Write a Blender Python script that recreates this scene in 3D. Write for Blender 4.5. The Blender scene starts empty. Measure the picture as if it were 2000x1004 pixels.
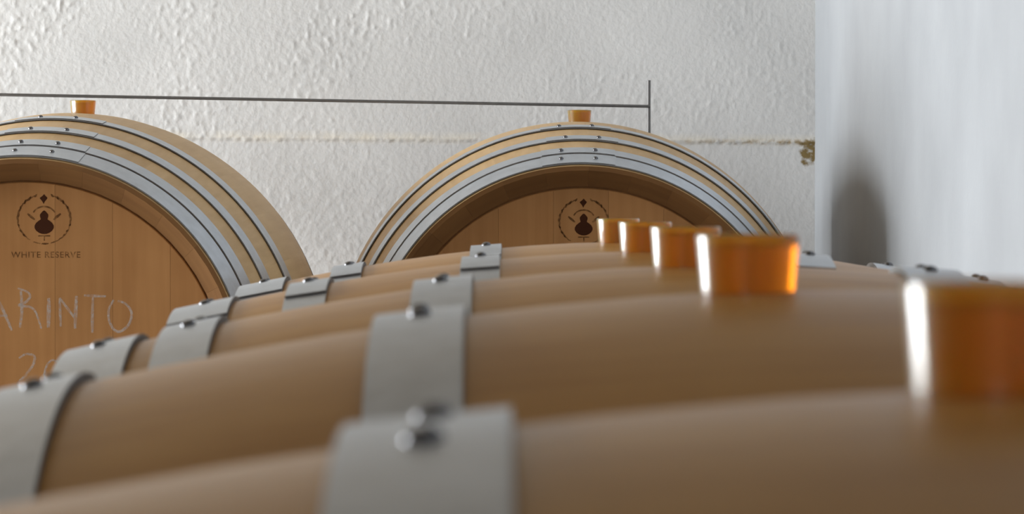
import bpy, bmesh, math, random
from math import sin, cos, pi, radians, sqrt, atan2
from mathutils import Vector, Matrix, noise

random.seed(7)
S = bpy.context.scene
COL = S.collection

# ------------------------------------------------------------------ camera
ZC = 0.86                 # lens height over the floor
FPX = 6300.0              # focal length in pixels of the 2000 px wide frame
cam_d = bpy.data.cameras.new('camera')
cam_d.sensor_width = 36.0
cam_d.lens = 36.0 * FPX / 2000.0
cam_d.clip_start = 0.05
cam_d.clip_end = 100
cam_d.dof.use_dof = True
cam_d.dof.focus_distance = 5.6
cam_d.dof.aperture_fstop = 19.0
cam = bpy.data.objects.new('camera', cam_d)
COL.objects.link(cam)
cam.location = (0, 0, ZC)
cam.rotation_euler = (radians(90) - math.atan((502 - 395) / FPX), 0, math.atan(16 / FPX))
S.camera = cam

# ------------------------------------------------------------------ world, daylight, exposure
world = bpy.data.worlds.new('world')
S.world = world
world.use_nodes = True
bg = world.node_tree.nodes['Background']
bg.inputs[0].default_value = (0.86, 0.92, 1.0, 1)
bg.inputs[1].default_value = 0.25

def area_light(name, loc, rot, sx, sy, power, colour):
    d = bpy.data.lights.new(name, 'AREA')
    d.shape = 'RECTANGLE'; d.size = sx; d.size_y = sy
    d.energy = power; d.color = colour
    o = bpy.data.objects.new(name, d); COL.objects.link(o)
    o.location = loc; o.rotation_euler = rot
    return o
WIN_Y0, WIN_Y1, WIN_Z0, WIN_Z1 = 3.8, 7.3, 0.0, 2.4
XL = -5.0
H_ROOM = 3.3
# daylight entering through the wide open doorway of the left wall
area_light('doorway_daylight', (XL - 0.22, (WIN_Y0 + WIN_Y1) / 2, (WIN_Z0 + WIN_Z1) / 2),
           (0, radians(-90), 0), WIN_Z1 - WIN_Z0, WIN_Y1 - WIN_Y0, 470, (0.93, 0.97, 1.0))
# added fill light, far behind the camera, to brighten the back wall
Y_FRONT = -12.0
FILL_X0, FILL_X1, FILL_Z = -4.8, -0.2, 3.2
area_light('added_fill_behind', ((FILL_X0 + FILL_X1) / 2, Y_FRONT - 0.22, FILL_Z / 2), (radians(90), 0, 0), FILL_X1 - FILL_X0, FILL_Z, 70, (0.95, 0.975, 1.0))

S.view_settings.view_transform = 'Standard'
S.view_settings.look = 'None'
S.view_settings.gamma = 1.0
S.view_settings.use_curve_mapping = False
S.view_settings.exposure = 0.56
try:
    S.cycles.use_denoising = True
    S.cycles.max_bounces = 10
    S.cycles.diffuse_bounces = 6
    S.cycles.transmission_bounces = 8
except Exception:
    pass

# ------------------------------------------------------------------ helpers
def link(o, parent=None):
    COL.objects.link(o)
    if parent is not None:
        o.parent = parent
    return o
def mesh(name, verts, faces, mat=None, smooth=None):
    me = bpy.data.meshes.new(name)
    me.from_pydata([tuple(v) for v in verts], [], faces)
    me.update()
    if name != 'wall_back':                       # outward normals
        bm = bmesh.new(); bm.from_mesh(me)
        bmesh.ops.recalc_face_normals(bm, faces=bm.faces)
        bm.to_mesh(me); bm.free()
    if smooth is not None:
        me.polygons.foreach_set('use_smooth', [True] * len(me.polygons))
        me.set_sharp_from_angle(angle=radians(smooth))
    if mat:
        me.materials.append(mat)
    return me
def obj(name, me, parent=None):
    return link(bpy.data.objects.new(name, me), parent)
def empty(name, loc=(0, 0, 0)):
    o = bpy.data.objects.new(name, None)
    o.empty_display_size = 0.1
    link(o)
    o.location = loc
    return o
def tag(o, label=None, cat=None, group=None, kind=None):
    if label: o['label'] = label
    if cat: o['category'] = cat
    if group: o['group'] = group
    if kind: o['kind'] = kind
    return o
class MB:
    def __init__(s): s.v = []; s.f = []
    def add(s, v, f):
        n = len(s.v); s.v += [tuple(p) for p in v]; s.f += [tuple(i + n for i in q) for q in f]
    def box(s, x0, x1, y0, y1, z0, z1):
        s.add([(x0, y0, z0), (x1, y0, z0), (x1, y1, z0), (x0, y1, z0), (x0, y0, z1), (x1, y0, z1), (x1, y1, z1), (x0, y1, z1)],
              [(3, 2, 1, 0), (4, 5, 6, 7), (0, 1, 5, 4), (1, 2, 6, 5), (2, 3, 7, 6), (3, 0, 4, 7)])
    def mesh(s, name, mat, smooth=None): return mesh(name, s.v, s.f, mat, smooth)
def tube(p0, p1, r, n=12):
    p0, p1 = Vector(p0), Vector(p1)
    d = (p1 - p0).normalized()
    a = d.orthogonal().normalized(); b = d.cross(a)
    v = []
    for p in (p0, p1):
        for i in range(n):
            t = 2 * pi * i / n
            v.append(p + a * (r * cos(t)) + b * (r * sin(t)))
    f = [(i, (i + 1) % n, n + (i + 1) % n, n + i) for i in range(n)]
    f += [tuple(reversed(range(n))), tuple(range(n, 2 * n))]
    return v, f
def lathe_z(prof, n):
    """prof: (r, z) from bottom axis to top axis"""
    v = []; f = []; rings = []
    for r, z in prof:
        if r < 1e-6:
            rings.append([len(v)]); v.append((0, 0, z))
        else:
            rings.append(list(range(len(v), len(v) + n)))
            v += [(r * cos(2 * pi * i / n), r * sin(2 * pi * i / n), z) for i in range(n)]
    for a, b in zip(rings, rings[1:]):
        for i in range(n):
            j = (i + 1) % n
            if len(a) == 1: f.append((a[0], b[j], b[i]))
            elif len(b) == 1: f.append((a[i], a[j], b[0]))
            else: f.append((a[i], a[j], b[j], b[i]))
    return v, f

# ------------------------------------------------------------------ materials
def new_mat(name):
    m = bpy.data.materials.new(name); m.use_nodes = True
    nt = m.node_tree
    return m, nt, nt.nodes['Principled BSDF']
def N(nt, t, **kw):
    n = nt.nodes.new(t)
    for k, v in kw.items(): setattr(n, k, v)
    return n
def L(nt, a, b): nt.links.new(a, b)
def ramp(nt, stops):
    r = N(nt, 'ShaderNodeValToRGB')
    e = r.color_ramp.elements
    while len(e) < len(stops): e.new(0.5)
    for el, (p, c) in zip(e, stops):
        el.position = p; el.color = (*c, 1)
    return r
def math_n(nt, op, a=None, b=None, clamp=False):
    n = N(nt, 'ShaderNodeMath', operation=op); n.use_clamp = clamp
    for i, x in enumerate((a, b)):
        if x is None: continue
        if isinstance(x, (int, float)): n.inputs[i].default_value = x
        else: L(nt, x, n.inputs[i])
    return n.outputs[0]
def mixc(nt, fac, a, b, blend='MIX'):
    n = N(nt, 'ShaderNodeMix', data_type='RGBA', blend_type=blend)
    if isinstance(fac, (int, float)): n.inputs[0].default_value = fac
    else: L(nt, fac, n.inputs[0])
    for i, c in ((6, a), (7, b)):
        if isinstance(c, tuple): n.inputs[i].default_value = (*c, 1)
        else: L(nt, c, n.inputs[i])
    return n.outputs[2]

def wood(name, light, dark, grain_axis, rough=0.55, var=0.25, spec=0.35):
    """oak; grain runs along grain_axis of the object's own coordinates, each piece a little different"""
    m, nt, p = new_mat(name)
    tc = N(nt, 'ShaderNodeTexCoord'); oi = N(nt, 'ShaderNodeObjectInfo')
    add = N(nt, 'ShaderNodeVectorMath', operation='ADD')
    cmb = N(nt, 'ShaderNodeCombineXYZ')
    for i in range(3): L(nt, math_n(nt, 'MULTIPLY', oi.outputs['Random'], 17.0 + 7 * i), cmb.inputs[i])
    L(nt, tc.outputs['Object'], add.inputs[0]); L(nt, cmb.outputs[0], add.inputs[1])
    mp = N(nt, 'ShaderNodeMapping')
    sc = [60, 60, 60]; sc[grain_axis] = 2.2
    mp.inputs['Scale'].default_value = sc
    L(nt, add.outputs[0], mp.inputs[0])
    n1 = N(nt, 'ShaderNodeTexNoise'); n1.inputs['Scale'].default_value = 1.0; n1.inputs['Detail'].default_value = 5
    L(nt, mp.outputs[0], n1.inputs['Vector'])
    n2 = N(nt, 'ShaderNodeTexNoise'); n2.inputs['Scale'].default_value = 9; n2.inputs['Detail'].default_value = 3
    L(nt, add.outputs[0], n2.inputs['Vector'])
    f = math_n(nt, 'ADD', math_n(nt, 'MULTIPLY', n1.outputs[0], 0.55), math_n(nt, 'MULTIPLY', n2.outputs[0], 0.45))
    r = ramp(nt, [(0.35, dark), (0.66, light)])
    L(nt, f, r.inputs[0])
    hs = N(nt, 'ShaderNodeHueSaturation')
    L(nt, r.outputs[0], hs.inputs['Color'])
    L(nt, math_n(nt, 'ADD', math_n(nt, 'MULTIPLY', oi.outputs['Random'], var), 1 - var / 2), hs.inputs['Value'])
    L(nt, hs.outputs[0], p.inputs['Base Color'])
    p.inputs['Roughness'].default_value = rough
    p.inputs['Specular IOR Level'].default_value = spec
    b = N(nt, 'ShaderNodeBump'); b.inputs['Strength'].default_value = 0.12; b.inputs['Distance'].default_value = 0.001
    L(nt, n1.outputs[0], b.inputs['Height']); L(nt, b.outputs[0], p.inputs['Normal'])
    return m

M_STAVE = wood('oak_stave', (0.53, 0.275, 0.075), (0.43, 0.205, 0.048), 0, rough=0.38, var=0.05, spec=0.5)
M_PSTAVE = wood('oak_puncheon_stave', (0.64, 0.44, 0.225), (0.52, 0.335, 0.155), 0, rough=0.5, var=0.06)
M_HEAD = wood('oak_head', (0.44, 0.215, 0.075), (0.36, 0.165, 0.053), 2, rough=0.6, var=0.10, spec=0.25)
M_CHIME = wood('oak_chime_end_grain_shaded', (0.20, 0.096, 0.032), (0.15, 0.068, 0.022), 1, rough=0.7, var=0.15, spec=0.2)
M_TIMBER = wood('rough_timber', (0.36, 0.25, 0.15), (0.22, 0.14, 0.08), 1, rough=0.8)

def steel(name, base, metallic, rough, scale=40):
    m, nt, p = new_mat(name)
    tc = N(nt, 'ShaderNodeTexCoord')
    n = N(nt, 'ShaderNodeTexNoise'); n.inputs['Scale'].default_value = scale; n.inputs['Detail'].default_value = 4
    L(nt, tc.outputs['Object'], n.inputs['Vector'])
    r = ramp(nt, [(0.3, tuple(c * 0.82 for c in base)), (0.7, base)])
    L(nt, n.outputs[0], r.inputs[0]); L(nt, r.outputs[0], p.inputs['Base Color'])
    p.inputs['Metallic'].default_value = metallic
    L(nt, math_n(nt, 'ADD', math_n(nt, 'MULTIPLY', n.outputs[0], 0.2), rough - 0.1), p.inputs['Roughness'])
    return m
M_HOOP = steel('galvanised_hoop', (0.57, 0.605, 0.65), 0.85, 0.40)
M_RIVET = steel('steel_rivet', (0.17, 0.17, 0.18), 1.0, 0.25)
M_EDGE = steel('hoop_edge_gap_shade', (0.19, 0.185, 0.18), 0.3, 0.6)
M_ROD = steel('dull_iron_rod', (0.20, 0.195, 0.19), 0.6, 0.55)

def bung_mat():
    m, nt, p = new_mat('amber_silicone')
    p.inputs['Base Color'].default_value = (0.97, 0.60, 0.08, 1)
    p.inputs['Subsurface Weight'].default_value = 1.0
    p.inputs['Subsurface Radius'].default_value = (1.0, 0.35, 0.05)
    p.inputs['Subsurface Scale'].default_value = 0.04
    p.inputs['Roughness'].default_value = 0.3
    p.inputs['Coat Weight'].default_value = 1.0
    p.inputs['Coat Roughness'].default_value = 0.1
    p.inputs['Coat IOR'].default_value = 1.45
    p.inputs['Transmission Weight'].default_value = 0.85
    p.inputs['IOR'].default_value = 1.42
    va = N(nt, 'ShaderNodeVolumeAbsorption')
    va.inputs['Color'].default_value = (0.90, 0.755, 0.0, 1); va.inputs['Density'].default_value = 165
    out = [n for n in nt.nodes if n.type == 'OUTPUT_MATERIAL'][0]
    L(nt, va.outputs[0], out.inputs['Volume'])
    return m
M_BUNG = bung_mat()

LEDGE_Z = ZC + 0.131
def plaster(name, stain=False, base=(0.75, 0.75, 0.74), bump=0.35):
    m, nt, p = new_mat(name)
    tc = N(nt, 'ShaderNodeTexCoord')
    n1 = N(nt, 'ShaderNodeTexNoise'); n1.inputs['Scale'].default_value = 3.0; n1.inputs['Detail'].default_value = 6
    L(nt, tc.outputs['Object'], n1.inputs['Vector'])
    r = ramp(nt, [(0.32, tuple(c * 0.86 for c in base)), (0.66, base)])
    L(nt, n1.outputs[0], r.inputs[0])
    colr = r.outputs[0]
    if stain:
        sep = N(nt, 'ShaderNodeSeparateXYZ'); L(nt, tc.outputs['Object'], sep.inputs[0])
        lz = math_n(nt, 'ADD', sep.outputs[2], math_n(nt, 'MULTIPLY', math_n(nt, 'SUBTRACT', sep.outputs[0], 0.42), 0.0053))
        n3 = N(nt, 'ShaderNodeTexNoise'); n3.inputs['Scale'].default_value = 28; n3.inputs['Detail'].default_value = 6
        L(nt, tc.outputs['Object'], n3.inputs['Vector'])
        n4 = N(nt, 'ShaderNodeTexNoise'); n4.inputs['Scale'].default_value = 5; n4.inputs['Detail'].default_value = 2
        L(nt, tc.outputs['Object'], n4.inputs['Vector'])
        # cream-coloured line along the lower edge of the old plaster
        dz = math_n(nt, 'ABSOLUTE', math_n(nt, 'SUBTRACT', lz, LEDGE_Z + 0.006))
        band = math_n(nt, 'SUBTRACT', 1.0, math_n(nt, 'DIVIDE', dz, 0.016), clamp=True)
        band = math_n(nt, 'MULTIPLY', band, math_n(nt, 'MULTIPLY', math_n(nt, 'SUBTRACT', math_n(nt, 'ADD', n3.outputs[0], n4.outputs[0]), 0.72), 2.2, clamp=True))
        colr = mixc(nt, math_n(nt, 'MULTIPLY', band, 0.6), colr, (0.84, 0.77, 0.62))
        n5 = N(nt, 'ShaderNodeTexNoise'); n5.inputs['Scale'].default_value = 60; n5.inputs['Detail'].default_value = 4
        L(nt, tc.outputs['Object'], n5.inputs['Vector'])
        right = math_n(nt, 'DIVIDE', math_n(nt, 'SUBTRACT', sep.outputs[0], 0.25), 0.3, clamp=True)
        dz2 = math_n(nt, 'SUBTRACT', 1.0, math_n(nt, 'DIVIDE', math_n(nt, 'ABSOLUTE', math_n(nt, 'SUBTRACT', lz, LEDGE_Z + 0.002)), 0.009), clamp=True)
        fl_ = math_n(nt, 'MULTIPLY', math_n(nt, 'MULTIPLY', dz2, right), math_n(nt, 'MULTIPLY', math_n(nt, 'SUBTRACT', n5.outputs[0], 0.45), 6.0, clamp=True))
        colr = mixc(nt, fl_, colr, (0.42, 0.31, 0.17))
        # mould spot in the corner and specks over it
        vd = N(nt, 'ShaderNodeVectorMath', operation='SUBTRACT'); L(nt, tc.outputs['Object'], vd.inputs[0])
        vd.inputs[1].default_value = (0.64, 7.115, ZC + 0.112)
        vs = N(nt, 'ShaderNodeVectorMath', operation='MULTIPLY'); L(nt, vd.outputs[0], vs.inputs[0])
        vs.inputs[1].default_value = (1 / 0.036, 0, 1 / 0.040)
        ln = N(nt, 'ShaderNodeVectorMath', operation='LENGTH'); L(nt, vs.outputs[0], ln.inputs[0])
        spot = math_n(nt, 'SUBTRACT', 1.3, ln.outputs['Value'], clamp=True)
        spot = math_n(nt, 'MULTIPLY', math_n(nt, 'SUBTRACT', math_n(nt, 'ADD', math_n(nt, 'MULTIPLY', spot, 0.50), n5.outputs[0]), 0.76), 5.0, clamp=True)
        colr = mixc(nt, spot, colr, (0.24, 0.17, 0.07))
    L(nt, colr, p.inputs['Base Color'])
    p.inputs['Roughness'].default_value = 0.85
    p.inputs['Specular IOR Level'].default_value = 0.25
    n2 = N(nt, 'ShaderNodeTexNoise'); n2.inputs['Scale'].default_value = 95; n2.inputs['Detail'].default_value = 4
    L(nt, tc.outputs['Object'], n2.inputs['Vector'])
    b = N(nt, 'ShaderNodeBump'); b.inputs['Strength'].default_value = bump; b.inputs['Distance'].default_value = 0.003
    L(nt, n2.outputs[0], b.inputs['Height']); L(nt, b.outputs[0], p.inputs['Normal'])
    return m
M_PLASTER = plaster('old_whitewashed_plaster', True)
M_WHITE = plaster('smooth_white_wall_paint', False, (0.80, 0.815, 0.83), 0.12)
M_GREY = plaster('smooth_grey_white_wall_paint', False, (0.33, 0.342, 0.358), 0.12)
M_CEIL = plaster('weathered_ceiling', False, (0.34, 0.29, 0.23), 0.3)
M_STONE = plaster('grey_stone_render', False, (0.33, 0.32, 0.30), 0.5)
M_FLOOR = plaster('grey_concrete', False, (0.36, 0.35, 0.33), 0.6)

def mark_mat(name, colour, amount, scale, lo, hi, rough=0.9):
    """print or chalk lying thinly on the wood: partly lets the wood through"""
    m, nt, p = new_mat(name)
    p.inputs['Base Color'].default_value = (*colour, 1)
    p.inputs['Roughness'].default_value = rough
    p.inputs['Specular IOR Level'].default_value = 0.1
    tc = N(nt, 'ShaderNodeTexCoord')
    n = N(nt, 'ShaderNodeTexNoise'); n.inputs['Scale'].default_value = scale; n.inputs['Detail'].default_value = 3
    L(nt, tc.outputs['Object'], n.inputs['Vector'])
    r = ramp(nt, [(lo, (0, 0, 0)), (hi, (1, 1, 1))]); L(nt, n.outputs[0], r.inputs[0])
    L(nt, math_n(nt, 'MULTIPLY', r.outputs[0], amount), p.inputs['Alpha'])
    return m
M_PRINT = mark_mat('burnt_brand_ink', (0.055, 0.018, 0.008), 0.92, 300, 0.0, 0.3)
M_PRINT_FAINT = mark_mat('faded_brand_ink', (0.09, 0.035, 0.012), 0.60, 120, 0.2, 0.6)
M_CHALK = mark_mat('white_chalk', (0.66, 0.62, 0.58), 0.42, 150, 0.22, 0.6)

# ------------------------------------------------------------------ room shell
XR = 0.65                                     # right wall
YC = 7.12                                     # depth of the far right corner
TH = math.atan(0.0875)                        # the back wall is not square to the room
TAN = 0.0875
X_END = -1.6                                  # where the old wall ends, left of the picture; the room goes on deeper there
Y_BACK = 8.2
def back_y(x): return YC - (XR - x) * TAN

mb = MB(); mb.box(XL - 0.3, XR + 0.3, Y_FRONT - 0.2, Y_BACK + 0.3, -0.2, 0.0)
tag(obj('floor', mb.mesh('floor', M_FLOOR)), kind='structure')
mb = MB(); mb.box(XL - 0.3, XR + 0.3, Y_FRONT - 0.2, Y_BACK + 0.3, H_ROOM, H_ROOM + 0.2)
tag(obj('ceiling', mb.mesh('ceiling', M_CEIL)), kind='structure')
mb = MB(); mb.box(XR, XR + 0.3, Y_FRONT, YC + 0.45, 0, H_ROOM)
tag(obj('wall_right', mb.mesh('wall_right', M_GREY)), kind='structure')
mb = MB()                                     # left wall round a wide doorway
mb.box(XL - 0.2, XL, Y_FRONT, WIN_Y0, 0, H_ROOM)
mb.box(XL - 0.2, XL, WIN_Y1, Y_BACK, 0, H_ROOM)
mb.box(XL - 0.2, XL, WIN_Y0, WIN_Y1, WIN_Z1, H_ROOM)
tag(obj('wall_left', mb.mesh('wall_left', M_WHITE)), kind='structure')
mb = MB()                                     # front wall behind the camera with an opening made for the added fill light
mb.box(XL, FILL_X0, Y_FRONT - 0.2, Y_FRONT, 0, H_ROOM)
mb.box(FILL_X1, XR, Y_FRONT - 0.2, Y_FRONT, 0, H_ROOM)
mb.box(FILL_X0, FILL_X1, Y_FRONT - 0.2, Y_FRONT, FILL_Z, H_ROOM)
tag(obj('wall_front', mb.mesh('wall_front', M_WHITE)), kind='structure')

def build_back_wall():
    ca, sa = cos(TH), sin(TH)
    us = [i * 0.0034 for i in range(int(1.95 / 0.0034))]
    u = us[-1]
    while u < (XR - X_END) / ca - 0.08:
        u += 0.08; us.append(u)
    us.append((XR - X_END) / ca)
    zs = [0.0, 0.2, 0.4, 0.5, 0.56]
    z = 0.6
    while z < 1.34: zs.append(z); z += 0.0034
    zs += [1.4, 1.5, 1.8, 2.2, 2.7, H_ROOM]
    nrm = Vector((sa, -ca, 0))                 # into the room
    v = []
    for z in zs:
        for u in us:
            x = XR - u * ca; y = YC - u * sa
            q = Vector((u, 0.0, z))
            left = min(1.0, max(0.0, (u - 0.55) / 0.8))        # plaster is rougher away from the corner
            w = noise.noise(q * 9) * 0.02
            lump = noise.noise(q * 22) * 0.5 + noise.noise(q * 48 + Vector((3, 1, 0))) * 0.3 + noise.noise(q * 105) * 0.25
            flake = max(0.0, noise.noise(Vector((u * 72 + w * 60, 5, z * 56 + w * 50))) - 0.15) + 0.9 * max(0.0, noise.noise(Vector((u * 125 + w * 40, 9, z * 100))) - 0.15)
            patch = max(0.0, min(1.0, 0.45 + 1.7 * noise.noise(q * 4.2 + Vector((9, 0, 2)))))
            broad = noise.noise(q * 2.1 + Vector((0, 7, 0))) * 0.006
            ledge = LEDGE_Z - 0.0012 + 0.0053 * u + 0.0025 * noise.noise(Vector((u * 30, 2, 0))) + 0.002 * noise.noise(Vector((u * 90, 4, 0)))
            t = max(0.0, min(1.0, (z - ledge + 0.002) / 0.004))
            amp_up = (0.0007 + 0.0027 * patch * (0.4 + 0.6 * patch)) * (0.35 + 0.65 * left)
            up = 0.0035 + amp_up * (0.25 * lump + 1.0 * flake) + 0.0022 * math.exp(-max(0.0, z - ledge) / 0.012)
            amp_lo = 0.0004 + 0.0013 * left * patch
            lo = amp_lo * (0.7 * lump + 0.8 * flake)
            d = broad + lo * (1 - t) + up * t
            v.append((x + nrm.x * d, y + nrm.y * d, z))
    n = len(us)
    f = []
    for j in range(len(zs) - 1):
        for i in range(n - 1):
            a = j * n + i
            f.append((a + 1, a, a + n, a + n + 1))
    me = mesh('wall_back', v, f, M_PLASTER, 180)
    return tag(obj('wall_back', me), kind='structure')
build_back_wall()
def prism(pts, z0, z1):
    k = len(pts)
    v = [(x, y, z0) for x, y in pts] + [(x, y, z1) for x, y in pts]
    return v, [(i, (i + 1) % k, k + (i + 1) % k, k + i) for i in range(k)] + [tuple(reversed(range(k))), tuple(range(k, 2 * k))]
v, f = prism([(X_END, back_y(X_END) + 0.008), (X_END + 0.3, back_y(X_END + 0.3) + 0.03), (X_END + 0.3, Y_BACK), (X_END, Y_BACK)], 0, H_ROOM)
tag(obj('wall_return', mesh('wall_return', v, f, M_STONE)), kind='structure')
mb = MB(); mb.box(XL - 0.2, X_END + 0.3, Y_BACK, Y_BACK + 0.2, 0, H_ROOM)
tag(obj('wall_rear', mb.mesh('wall_rear', M_STONE)), kind='structure')

# timber frame of the doorway in the left wall
dr = tag(empty('door_1', (XL - 0.1, (WIN_Y0 + WIN_Y1) / 2, 0)), kind='structure')
hw = (WIN_Y1 - WIN_Y0) / 2; hh = WIN_Z1
for k in (-1, 1):
    mb = MB(); mb.box(-0.09, 0.09, min(k * hw, k * (hw - 0.07)), max(k * hw, k * (hw - 0.07)), 0, hh - 0.07)
    obj('door_post', mb.mesh('door_post', M_TIMBER), dr)
mb = MB(); mb.box(-0.09, 0.09, -hw, hw, hh - 0.07, hh)
obj('door_lintel', mb.mesh('door_lintel', M_TIMBER), dr)

# ------------------------------------------------------------------ barrels
class Spec: pass
def spec(R, Re, Lh, thick, n, bevel, head_x, hoops, hoop_t, p=2.0):
    s = Spec(); s.R, s.Re, s.L, s.t, s.n, s.bevel, s.hx, s.hoops, s.ht = R, Re, Lh, thick, n, bevel, head_x, hoops, hoop_t
    s.r = lambda x: R - (R - Re) * abs(x / Lh) ** p
    return s
BARRIQUE = spec(0.36, 0.302, 0.4375, 0.026, 26, 0.035, 0.40, [(0.136, 0.180), (0.309, 0.348), (0.3825, 0.436)], 0.0022, 1.8)
PUNCHEON = spec(0.463, 0.3735, 0.550, 0.050, 30, 0.042, 0.508, [(0.218, 0.262), (0.350, 0.390), (0.450, 0.4895), (0.4945, 0.549)], 0.0020)

def stave_mesh(sp, mat):
    a = pi / sp.n
    m = 16
    xs = sorted(set([-sp.L, -sp.L + 0.004, -sp.L + sp.bevel, sp.L - sp.bevel, sp.L - 0.004, sp.L] +
                    [-sp.L + sp.bevel + (2 * sp.L - 2 * sp.bevel) * i / m for i in range(1, m)]))
    ang = [-a, -0.98 * a, -0.62 * a, -0.3 * a, 0, 0.3 * a, 0.62 * a, 0.98 * a, a]
    dr = [0] * 9
    v = []; f = []
    k = len(ang) + 3
    for x in xs:
        r = sp.r(x)
        e = min(1.0, (sp.L - abs(x)) / sp.bevel)
        th = 0.009 + (sp.t - 0.009) * e
        ro = r - (0.0015 if sp.L - abs(x) < 1e-6 else 0)
        for t, d in zip(ang, dr):
            v.append((x, (ro + d) * sin(t), (ro + d) * cos(t)))
        for t in (0.998 * a, 0, -0.998 * a):
            v.append((x, (r - th) * sin(t), (r - th) * cos(t)))
    for j in range(len(xs) - 1):
        for i in range(k):
            i2 = (i + 1) % k
            f.append((j * k + i, j * k + i2, (j + 1) * k + i2, (j + 1) * k + i))
    f.append(tuple(reversed(range(k))))
    f.append(tuple(range((len(xs) - 1) * k, len(xs) * k)))
    me = mesh('stave', v, f, mat, 35)
    me.materials.append(M_CHIME)                 # cut end grain, darkened further to paint in the shade inside the chime
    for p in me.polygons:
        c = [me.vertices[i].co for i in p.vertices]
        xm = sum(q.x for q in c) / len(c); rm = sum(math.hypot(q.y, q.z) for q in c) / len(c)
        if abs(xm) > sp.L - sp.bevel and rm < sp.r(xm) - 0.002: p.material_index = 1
    return me
def band_mesh(name, sp, x0, x1, off, t, a0, a1, seg, mat, closed, flare=0.0012):
    """steel band between x0 and x1, lying `off` over the staves, from angle a0 to a1 (0 = top)"""
    v = []; f = []
    prof = [(x0, sp.r(x0) + off), (x1, sp.r(x1) + off + flare), (x1, sp.r(x1) + off + flare + t),
            ((x0 + x1) / 2, (sp.r(x0) + sp.r(x1) + flare) / 2 + off + t), (x0, sp.r(x0) + off + t)]
    k = len(prof)
    n = seg if closed else seg + 1
    for j in range(n):
        a = a0 + (a1 - a0) * j / seg
        for x, r in prof: v.append((x, r * sin(a), r * cos(a)))
    for j in range(seg):
        j2 = (j + 1) % n
        for i in range(k):
            i2 = (i + 1) % k
            f.append((j * k + i2, j * k + i, j2 * k + i, j2 * k + i2))
    edge = len(f)
    if not closed:
        f.append(tuple(range(k))); f.append(tuple(reversed(range((n - 1) * k, n * k))))
    me = mesh(name, v, f, mat, 30)
    me.materials.append(M_EDGE)                  # cut edges of the strip, coloured dark as the shadow line of the gap
    for p in me.polygons:
        if p.index >= edge or p.index % k in (1, 4): p.material_index = 1
    return me
rv, rf = lathe_z([(0.0054, -0.002), (0.0054, 0.0006), (0.0048, 0.0024), (0.0032, 0.0036), (0.0014, 0.0041), (0, 0.0042)], 14)
RIVET = mesh('rivet', rv, rf, M_RIVET, 50)

def head_boards(sp, mat, nb):
    """upright boards cut to the round of the head; local x is the barrel's axis, front face at x = 0"""
    out = []
    Rh = sp.r(sp.hx) - sp.t + 0.0035
    w = 2 * Rh / nb
    th = 0.022
    for b in range(nb):
        y0 = -Rh + b * w; y1 = -Rh + (b + 1) * w
        ys = [y0 + (y1 - y0) * i / 8 for i in range(9)]
        def ring(inset, rad, x):
            top = []
            for y in ys:
                yy = min(max(y, y0 + inset), y1 - inset)
                yy = max(-rad + 1e-4, min(rad - 1e-4, yy))
                h = sqrt(max(1e-7, rad ** 2 - yy ** 2))
                top.append((x, yy, h))
            return top + [(x, p[1], -p[2]) for p in reversed(top)]
        c = 0.0002
        g = Rh - 0.0065                           # the rim is cut back: a narrow groove runs round the head
        rings = [ring(c, g - 0.0015, 0), ring(0, g, -0.0015), ring(0, g, -0.011), ring(0, Rh, -0.011), ring(0, Rh, -th)]
        v = sum(rings, []); k = len(rings[0]); f = [tuple(range(k))]
        for j in range(4):
            for i in range(k):
                i2 = (i + 1) % k
                f.append((j * k + i, (j + 1) * k + i, (j + 1) * k + i2, j * k + i2))
        f.append(tuple(reversed(range(4 * k, 5 * k))))
        # recalc by hand: front face must look to +x
        me = mesh('board', v, f, mat)
        out.append(me)
    return out

def make_assets(sp, mat, nb):
    sp.stave = stave_mesh(sp, mat)
    sp.boards = head_boards(sp, M_HEAD, nb)
    return sp
make_assets(BARRIQUE, M_STAVE, 6); make_assets(PUNCHEON, M_PSTAVE, 7)

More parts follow.
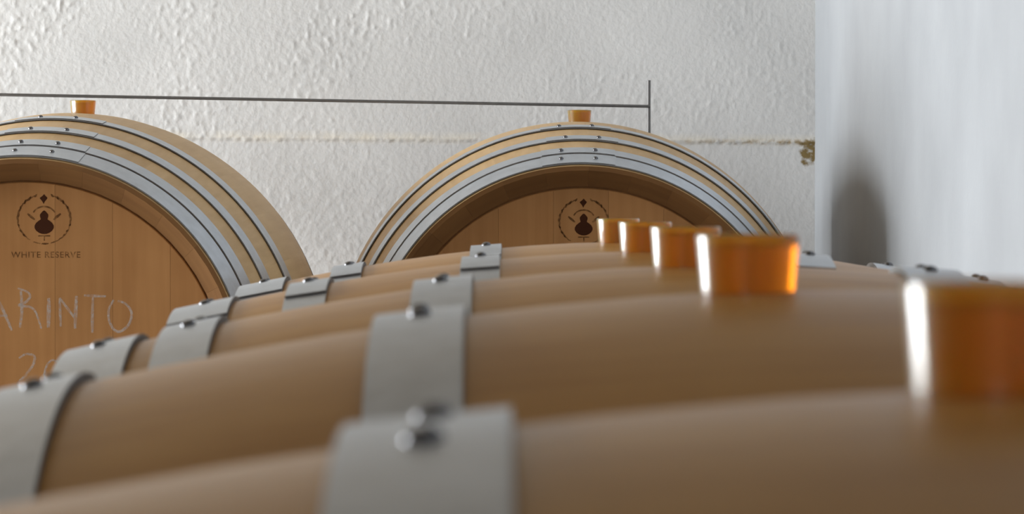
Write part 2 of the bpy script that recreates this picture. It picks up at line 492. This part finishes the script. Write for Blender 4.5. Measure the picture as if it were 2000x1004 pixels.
def make_barrel(name, sp, loc, rz, lap, riv, hoops=None, tilt=0.0, roll=0.0, rscale=1.0, lapt=1.0):
    """loc is the middle of the barrel; lap = (start, end) of the bands' overlap and riv = rivet places,
    metres round the band from its top, towards local +y"""
    root = empty(name)
    root.rotation_euler = (0, tilt, rz)
    C = Vector((0, 0, sp.R))
    root.location = Vector(loc) + C - root.rotation_euler.to_matrix() @ (C * 2)      # tilts about the bung
    for i in range(sp.n):
        o = obj('stave', sp.stave, root)
        o.location = C; o.rotation_euler = (roll + 2 * pi * i / sp.n, 0, 0)
    for hi, (x0, x1) in enumerate(hoops or sp.hoops):
        me = band_mesh('hoop', sp, x0, x1, 0.0004, sp.ht, 0, 2 * pi, 144, M_HOOP, True)
        rm = (sp.r(x0) + sp.r(x1)) / 2
        slope = math.atan2(sp.r(x1) - sp.r(x0), x1 - x0)
        for side in (1, -1):
            h = obj('hoop', me, root)
            h.location = C
            h.rotation_euler = (0, 0, 0 if side == 1 else pi)
            j = random.uniform(-0.006, 0.006)
            a0, a1 = sorted(((lap[0] + j) / rm * side, (lap[1] + j) / rm * side))
            obj('hoop_lap', band_mesh('hoop_lap', sp, x0 + 0.0005, x1 - 0.0005, 0.0006 + sp.ht, sp.ht * lapt, a0, a1, max(10, int((a1 - a0) / 0.03)), M_HOOP, False), h)
            for q in riv:
                a = (q + j) / rm * side
                r = rm + 0.0006 + 2 * sp.ht
                rvt = obj('rivet', RIVET, h)
                rvt.scale = (rscale,) * 3
                rvt.location = ((x0 + x1) / 2 + random.uniform(-.002, .002), r * sin(a), r * cos(a))
                nv = Vector((-sin(slope), cos(slope) * sin(a), cos(slope) * cos(a)))
                rvt.rotation_euler = nv.to_track_quat('Z', 'Y').to_euler()
    heads = []
    for side in (1, -1):
        h = empty('head'); h.parent = root
        h.location = C + Vector((side * sp.hx, 0, 0)); h.rotation_euler = (0, 0, 0 if side == 1 else pi)
        for me in sp.boards: obj('board', me, h)
        heads.append(h)
    return root, heads

# bungs: tapered silicone plugs with a shallow dished top
def bung_mesh(h, D):
    rt, rb = D / 2, D / 2 * 0.905
    sink = 0.012
    s = (rt - rb) / h
    prof = [(0, -sink), (rb - s * sink - 0.001, -sink), (rb - s * sink, -sink + 0.001), (rb, 0), (rb + s * h * 0.25, h * 0.25), (rb + s * h * 0.5, h * 0.5), (rb + s * h * 0.75, h * 0.75), (rt - s * 0.0012, h - 0.0012), (rt - 0.0010, h),
            (rt - 0.0036, h), (rt - 0.0046, h - 0.001), (rt - 0.0054, h - 0.0045), (rt - 0.009, h - 0.0054), (0, h - 0.0056)]
    v, f = lathe_z(prof, 56)
    return mesh('barrel_bung', v, f, M_BUNG, 40)
def bung(loc, h, D, label, group, tilt=(0, 0)):
    o = obj('barrel_bung', bung_mesh(h, D))
    o.location = loc; o.rotation_euler = (tilt[0], tilt[1], 0)
    return tag(o, label, 'bung', group)

# --- the row of five barrels lying side by side, away from the camera
row_y = [0.82, 1.545, 2.27, 2.995, 3.72]
row_x = [0.122, 0.109, 0.116, 0.1155, 0.1128]
row_drop = [0.0475, 0.0425, 0.0445, 0.0455, 0.046]
row_tilt = [-1.9, -2.0, -1.1, -0.25, 0.1]
# band places measured on each barrel, and where their riveted overlaps start and end
row_hoops = [[(0.124, 0.168), (0.318, 0.358), (0.383, 0.436)],
             [(0.135, 0.179), (0.320, 0.360), (0.383, 0.436)],
             [(0.149, 0.191), (0.326, 0.366), (0.384, 0.436)],
             [(0.134, 0.170), (0.291, 0.329), (0.380, 0.436)],
             [(0.134, 0.170), (0.292, 0.328), (0.381, 0.436)]]
row_lap = [(-0.30, 0.05), (-0.30, 0.05), (-0.28, 0.05), (-0.085, 0.05), (-0.08, 0.05)]
row_riv = [(-0.042, 0.004), (-0.024, 0.03), (-0.03, 0.03), (-0.018, 0.024), (-0.012, 0.03)]
ord_lab = ['blurred pale oak barrel nearest the lens, in the bottom foreground',
           'second oak barrel of the row, behind the nearest one',
           'middle oak barrel of the row of five, third from the lens',
           'fourth oak barrel of the row, just before the farthest one',
           'farthest oak barrel of the row, right in front of the two large casks']
bung_lab = ['large blurred amber bung cut by the right edge of the picture',
            'amber bung on the second barrel of the row, left of the nearest bung',
            'amber bung in the middle of the line of five, third from the lens',
            'amber bung on the fourth barrel, partly hidden by the middle bung',
            'smallest amber bung of the row, in front of the printed emblem of the cask']
for i in range(5):
    z = ZC - row_drop[i] - BARRIQUE.R
    b, hd = make_barrel('wine_barrel', BARRIQUE, (row_x[i], row_y[i], z), 0.0, row_lap[i], row_riv[i], row_hoops[i],
                        tilt=radians(row_tilt[i]), roll=random.uniform(-0.1, 0.1))
    tag(b, ord_lab[i], 'barrel', 'wine barrels lying in a row')
    bung((row_x[i], row_y[i], ZC - row_drop[i] - 0.0005), 0.0278, 0.0500, bung_lab[i], 'amber bungs along the barrel row',
         (radians(random.uniform(-0.6, 0.6)), radians(random.uniform(-0.8, 0.8))))

# --- two large casks at the back, their heads turned to the camera
PL = (-0.8202, 5.93); PR = (0.1073, 6.20)
ZL = ZC - (713.2 - 395) / FPX * 5.93
ZR = ZC - (708.6 - 395) / FPX * 6.20
# the cask's local +x (head 0) looks to -y
cl, hl = make_barrel('large_cask', PUNCHEON, (PL[0], PL[1], ZL), radians(-90 - 1.2), (-0.06, 0.095), (-0.018, 0.044), roll=0.03, rscale=0.8, lapt=0.5)
tag(cl, 'large oak cask at the left with chalk writing on its round head', 'cask', 'large casks by the back wall')
cr, hr = make_barrel('large_cask', PUNCHEON, (PR[0], PR[1], ZR), radians(-90), (-0.065, 0.065), (-0.03, 0.03), roll=0.07, rscale=0.8, lapt=0.5)
tag(cr, 'large oak cask at the right, its head half hidden behind the barrel row', 'cask', 'large casks by the back wall')
bung((PL[0] + 0.0165, PL[1], ZL + PUNCHEON.R - 0.001), 0.0245, 0.0480, 'small amber bung on top of the left large cask with chalk writing', 'amber bungs on the large casks')
bung((PR[0] + 0.0065, PR[1], ZR + PUNCHEON.R - 0.001), 0.0235, 0.0465, 'small amber bung on top of the right large cask, left of the iron upright', 'amber bungs on the large casks')

# ------------------------------------------------------------------ writing and emblem on the heads
def flat_poly(mb, pts):
    """pts (y, z) on the head's face; thin plate 0.3 mm proud"""
    k = len(pts)
    mb.add([(0.0002, y, z) for y, z in pts], [tuple(range(k))])
def ribbon(mb, pts, w, taper=0.0):
    P = [Vector((p[0], p[1])) for p in pts]
    L_, R_ = [], []
    for i, p in enumerate(P):
        d = (P[min(i + 1, len(P) - 1)] - P[max(i - 1, 0)])
        d = d.normalized() if d.length > 0 else Vector((1, 0))
        n = Vector((-d.y, d.x))
        s = 1 - taper * abs(2 * i / max(1, len(P) - 1) - 1)
        L_.append(p + n * (w * s / 2)); R_.append(p - n * (w * s / 2))
    v = [(0.0002, q.x, q.y) for q in L_] + [(0.0002, q.x, q.y) for q in R_]
    k = len(P)
    mb.add(v, [(i, i + 1, k + i + 1, k + i) for i in range(k - 1)])
def arc(cx, cz, rx, rz, a0, a1, n=24):
    return [(cx + rx * cos(radians(a0 + (a1 - a0) * i / n)), cz + rz * sin(radians(a0 + (a1 - a0) * i / n))) for i in range(n + 1)]
def curve(pts, n=8):
    """smooth line through the points"""
    P = [pts[0]] + list(pts) + [pts[-1]]
    out = []
    for i in range(1, len(P) - 2):
        p0, p1, p2, p3 = (Vector(q) for q in P[i - 1:i + 3])
        for j in range(n):
            t = j / n
            out.append(0.5 * ((2 * p1) + (p2 - p0) * t + (2 * p0 - 5 * p1 + 4 * p2 - p3) * t * t + (3 * p1 - p0 - 3 * p2 + p3) * t ** 3))
    out.append(Vector(pts[-1]))
    return [(q.x, q.y) for q in out]

def emblem(head, cy, cz, s):
    """round mark: wreath, leaf at the top, gourd in the middle; s = metres per picture pixel of the mark"""
    dark = MB(); faint = MB()
    X = lambda x: cy + (x - 540) * s; Z = lambda z: cz - (z - 425) * s
    # gourd: small upper bulb and wide lower bulb
    prof = [(0, 318), (16, 326), (34, 346), (50, 366), (52, 388), (46, 408), (42, 428), (70, 446), (100, 472), (118, 505), (118, 535), (98, 568), (66, 592), (30, 606), (0, 608)]
    dark_pts = [(X(540 + a), Z(b)) for a, b in prof] + [(X(540 - a), Z(b)) for a, b in reversed(prof[1:-1])]
    flat_poly(dark, dark_pts)
    # leaf wedge at the top
    flat_poly(dark, [(X(a), Z(b)) for a, b in ((540, 118), (556, 138), (582, 164), (570, 186), (552, 205), (534, 240), (516, 205), (500, 186), (486, 166), (520, 140))])
    # wreath: broken ring of leafy strokes
    R1 = 325 * s
    def ringpt(a, dr=0): return (cy + (R1 + dr) * cos(radians(a)), cz + (R1 * 0.93 + dr) * sin(radians(a)))
    for a0, a1, w in ((-62, -16, 20), (-16, 34, 32), (32, 70, 26), (110, 148, 26), (146, 198, 32), (196, 238, 20), (246, 262, 14), (264, 280, 22), (284, 300, 16)):
        ribbon(faint, [ringpt(a0 + (a1 - a0) * i / 14, 4 * s * sin(i * 1.7)) for i in range(15)], w * s, 0.5)
    for a, l in ((28, 46), (44, 62), (58, 66), (122, 66), (136, 62), (152, 46), (72, 60), (108, 60), (-28, 52), (208, 52), (-14, 34), (194, 34), (-40, 36), (220, 36)):
        p = Vector(ringpt(a)); t = Vector((cos(radians(a + 55)), sin(radians(a + 55))))
        if 90 < a < 270: t = Vector((cos(radians(a - 55)), sin(radians(a - 55))))
        q = [p - t * l * s * 0.5 + t * (l * s * i / 6) for i in range(7)]
        nrm = Vector((-t.y, t.x))
        left = [q[i] + nrm * (13 * s * sin(pi * i / 6)) for i in range(7)]; right = [q[i] - nrm * (13 * s * sin(pi * i / 6)) for i in range(6, -1, -1)]
        flat_poly(faint, [(v.x, v.y) for v in left + right[1:-1]])
    # inner arc of lettering, two sprigs and the little base line
    ribbon(faint, [(X(540 + 150 * sin(radians(a))), Z(410 - 140 * cos(radians(a)))) for a in range(-62, 64, 4)], 22 * s, 0.2)
    for sg in (-1, 1):
        ribbon(faint, [(X(540 + sg * (115 + 90 * i / 6)), Z(432 - 75 * i / 6)) for i in range(7)], 34 * s, 0.45)
    ribbon(faint, [(X(465), Z(630)), (X(615), Z(630))], 16 * s)
    ribbon(faint, [(X(542), Z(636)), (X(542), Z(690))], 16 * s)
    e = obj('emblem', dark.mesh('emblem', M_PRINT), head); tag(e, 'dark brown gourd and leaf of the round printed emblem')
    e2 = obj('emblem_wreath', faint.mesh('emblem_wreath', M_PRINT_FAINT), head); tag(e2, 'faint brown wreath of the round printed emblem')
    return e

def lettering(head, text, cy, cz, width):
    cu = bpy.data.curves.new('lettering', 'FONT')
    cu.body = text; cu.align_x = 'CENTER'; cu.size = 1.0; cu.space_character = 1.12; cu.offset = 0.012
    tmp = bpy.data.objects.new('tmp', cu); COL.objects.link(tmp)
    dg = bpy.context.evaluated_depsgraph_get(); dg.update()
    me = bpy.data.meshes.new_from_object(tmp.evaluated_get(dg))
    xs = [v.co.x for v in me.vertices]; x0, x1 = min(xs), max(xs)
    ys = [v.co.y for v in me.vertices]; y0, y1 = min(ys), max(ys)
    k = width / (x1 - x0)
    for v in me.vertices:
        v.co = (0.0002, cy + (v.co.x - (x0 + x1) / 2) * k, cz + (v.co.y - (y0 + y1) / 2) * k * 0.98)
    bpy.data.objects.remove(tmp); bpy.data.curves.remove(cu)
    me.materials.clear(); me.materials.append(M_PRINT_FAINT)
    return obj('lettering', me, head)

# head faces: pixel of the photograph -> (y, z) of the head's own frame
def on_head(head, dist_bilge, hx, centre, rz):
    d = dist_bilge - hx
    def f(px, py):
        X = (px - 1016) / FPX * d; Zw = -(py - 395) / FPX * d + ZC
        return ((X - centre[0]), Zw - centre[1])
    return f, d
rzl = radians(1.2)
fl, dl = on_head(hl[0], 5.93, PUNCHEON.hx, (PL[0] - PUNCHEON.hx * sin(rzl), ZL), rzl)
fr, dr_ = on_head(hr[0], 6.20, PUNCHEON.hx, (PR[0], ZR), 0)
sl = dl / FPX / 6.275
cy, cz = fl(86, 428)
emblem(hl[0], cy, cz, sl)
cy, cz = fl(89, 497.5)
lettering(hl[0], 'WHITE RESERVE', cy, cz, 136 * dl / FPX)
cy, cz = fr(1140, 433)
emblem(hr[0], cy, cz, sl * 0.97)

chalk = None
def stroke(pts, w=5.2, smooth=True):
    q = [fl(px, py) for px, py in pts]
    if smooth and len(q) > 2: q = curve(q)
    elif len(q) == 2: q = [(q[0][0] + (q[1][0] - q[0][0]) * i / 8, q[0][1] + (q[1][1] - q[0][1]) * i / 8) for i in range(9)]
    ribbon(chalk, q, w * dl / FPX, 0.3)
word = empty('chalk_writing'); word.parent = hl[0]
tag(word, 'white chalk handwriting reading ARINTO and 20')
letters = [
    [([(-8, 580), (-22, 642)], 5.6), ([(-8, 580), (6, 608), (22, 646)], 6.4), ([(-18, 618), (14, 616)], 5)],
    [([(40, 568), (42, 604), (38, 640)], 6.4), ([(34, 563), (52, 570), (58, 579), (50, 590), (36, 597), (58, 600), (70, 612), (80, 642)], 5.4)],
    [([(95, 582), (94, 640)], 8.4)],
    [([(116, 582), (118, 638)], 5.6), ([(116, 582), (146, 622)], 5.4), ([(149, 578), (146, 642)], 7.4)],
    [([(164, 577), (207, 579)], 5.6), ([(181, 580), (180, 626), (180, 650)], 6.0)],
    [([(222, 586), (212, 606), (215, 632), (230, 648), (250, 636), (257, 612), (246, 594), (230, 588)], 5.8)],
    [([(36, 700), (50, 692), (66, 696), (64, 712), (50, 732), (34, 752), (72, 758)], 5.4)],
    [([(112, 706), (100, 704), (90, 716), (86, 738), (94, 758), (110, 752), (118, 730), (112, 706)], 5.2)]]
for let in letters:
    chalk = MB()
    for pts, w in let: stroke(pts, w)
    obj('chalk_letter', chalk.mesh('chalk_letter', M_CHALK), hl[0])
bpy.data.objects.remove(word)

# ------------------------------------------------------------------ iron rod frame behind the casks
fr_root = empty('iron_rod_frame', (0.272, 6.87, 0))
tag(fr_root, 'thin dark iron rod with an upright, running behind both large casks', 'rod')
def rel(p): return Vector(p) - fr_root.location
xr = (1269.5 - 1016) / FPX * 6.87
zt = ZC + (395 - 157) / FPX * 6.87
lean = -5 / 105.0
v, f = tube(rel((xr - lean * (zt - ZC - 0.2) * -1, 6.87, 0.0)), rel((xr + lean * (zt - ZC - 0.2), 6.87, zt)), 0.0039)
obj('upright', mesh('upright', v, f, M_ROD, 40), fr_root)
p1 = (xr, 6.868, ZC + (395 - 208) / FPX * 6.87)
dl0 = 6.5
p0 = ((-60 - 1016) / FPX * dl0, dl0, ZC + (395 - 184) / FPX * dl0)
ext = Vector(p0) + (Vector(p0) - Vector(p1)) * 0.25
v, f = tube(rel(ext), rel(p1), 0.0033)
obj('cross_rod', mesh('cross_rod', v, f, M_ROD, 40), fr_root)
v, f = tube(rel((ext.x, ext.y, 0)), rel((ext.x, ext.y, ext.z + 0.05)), 0.0039)
obj('upright', mesh('upright', v, f, M_ROD, 40), fr_root)

# ------------------------------------------------------------------ timber rails that carry the barrels
def beam(name, along, centre, half_w, a0, a1, z1, label):
    """squared timber lying on the floor along x or y"""
    mid = (a0 + a1) / 2
    root = empty(name, (mid, centre, 0) if along == 'x' else (centre, mid, 0))
    tag(root, label, 'timber', 'timbers under the barrels')
    if along == 'x': root.rotation_euler = (0, 0, radians(-90))
    h = (a1 - a0) / 2; c = 0.004
    sec = [(-half_w + c, 0), (half_w - c, 0), (half_w, c), (half_w, z1 - c), (half_w - c, z1), (-half_w + c, z1), (-half_w, z1 - c), (-half_w, c)]
    k = len(sec)
    v = [(x, -h, z) for x, z in sec] + [(x, h, z) for x, z in sec]
    f = [(i, (i + 1) % k, k + (i + 1) % k, k + i) for i in range(k)] + [tuple(reversed(range(k))), tuple(range(k, 2 * k))]
    obj('timber', mesh('timber', v, f, M_TIMBER), root)
    return root
ZB = ZC - max(row_drop) - 2 * BARRIQUE.R - 0.0015
for sx, w in ((-1, 'left'), (1, 'right')):
    beam('timber_rail', 'y', 0.115 + sx * 0.055, 0.045, 0.3, 4.2, ZB,
         'squared timber on the floor under the barrel row, %s one of the pair' % w)
for (px_, py_), zc_, w in ((PL, ZL, 'left'), (PR, ZR, 'right')):
    for dy, q in ((-0.055, 'front'), (0.055, 'rear')):
        beam('timber_sleeper', 'x', py_ + dy, 0.045, px_ - 0.36, px_ + 0.36, zc_ - PUNCHEON.R - 0.0015,
             'short squared timber on the floor under the %s large cask, %s one of the pair' % (w, q))
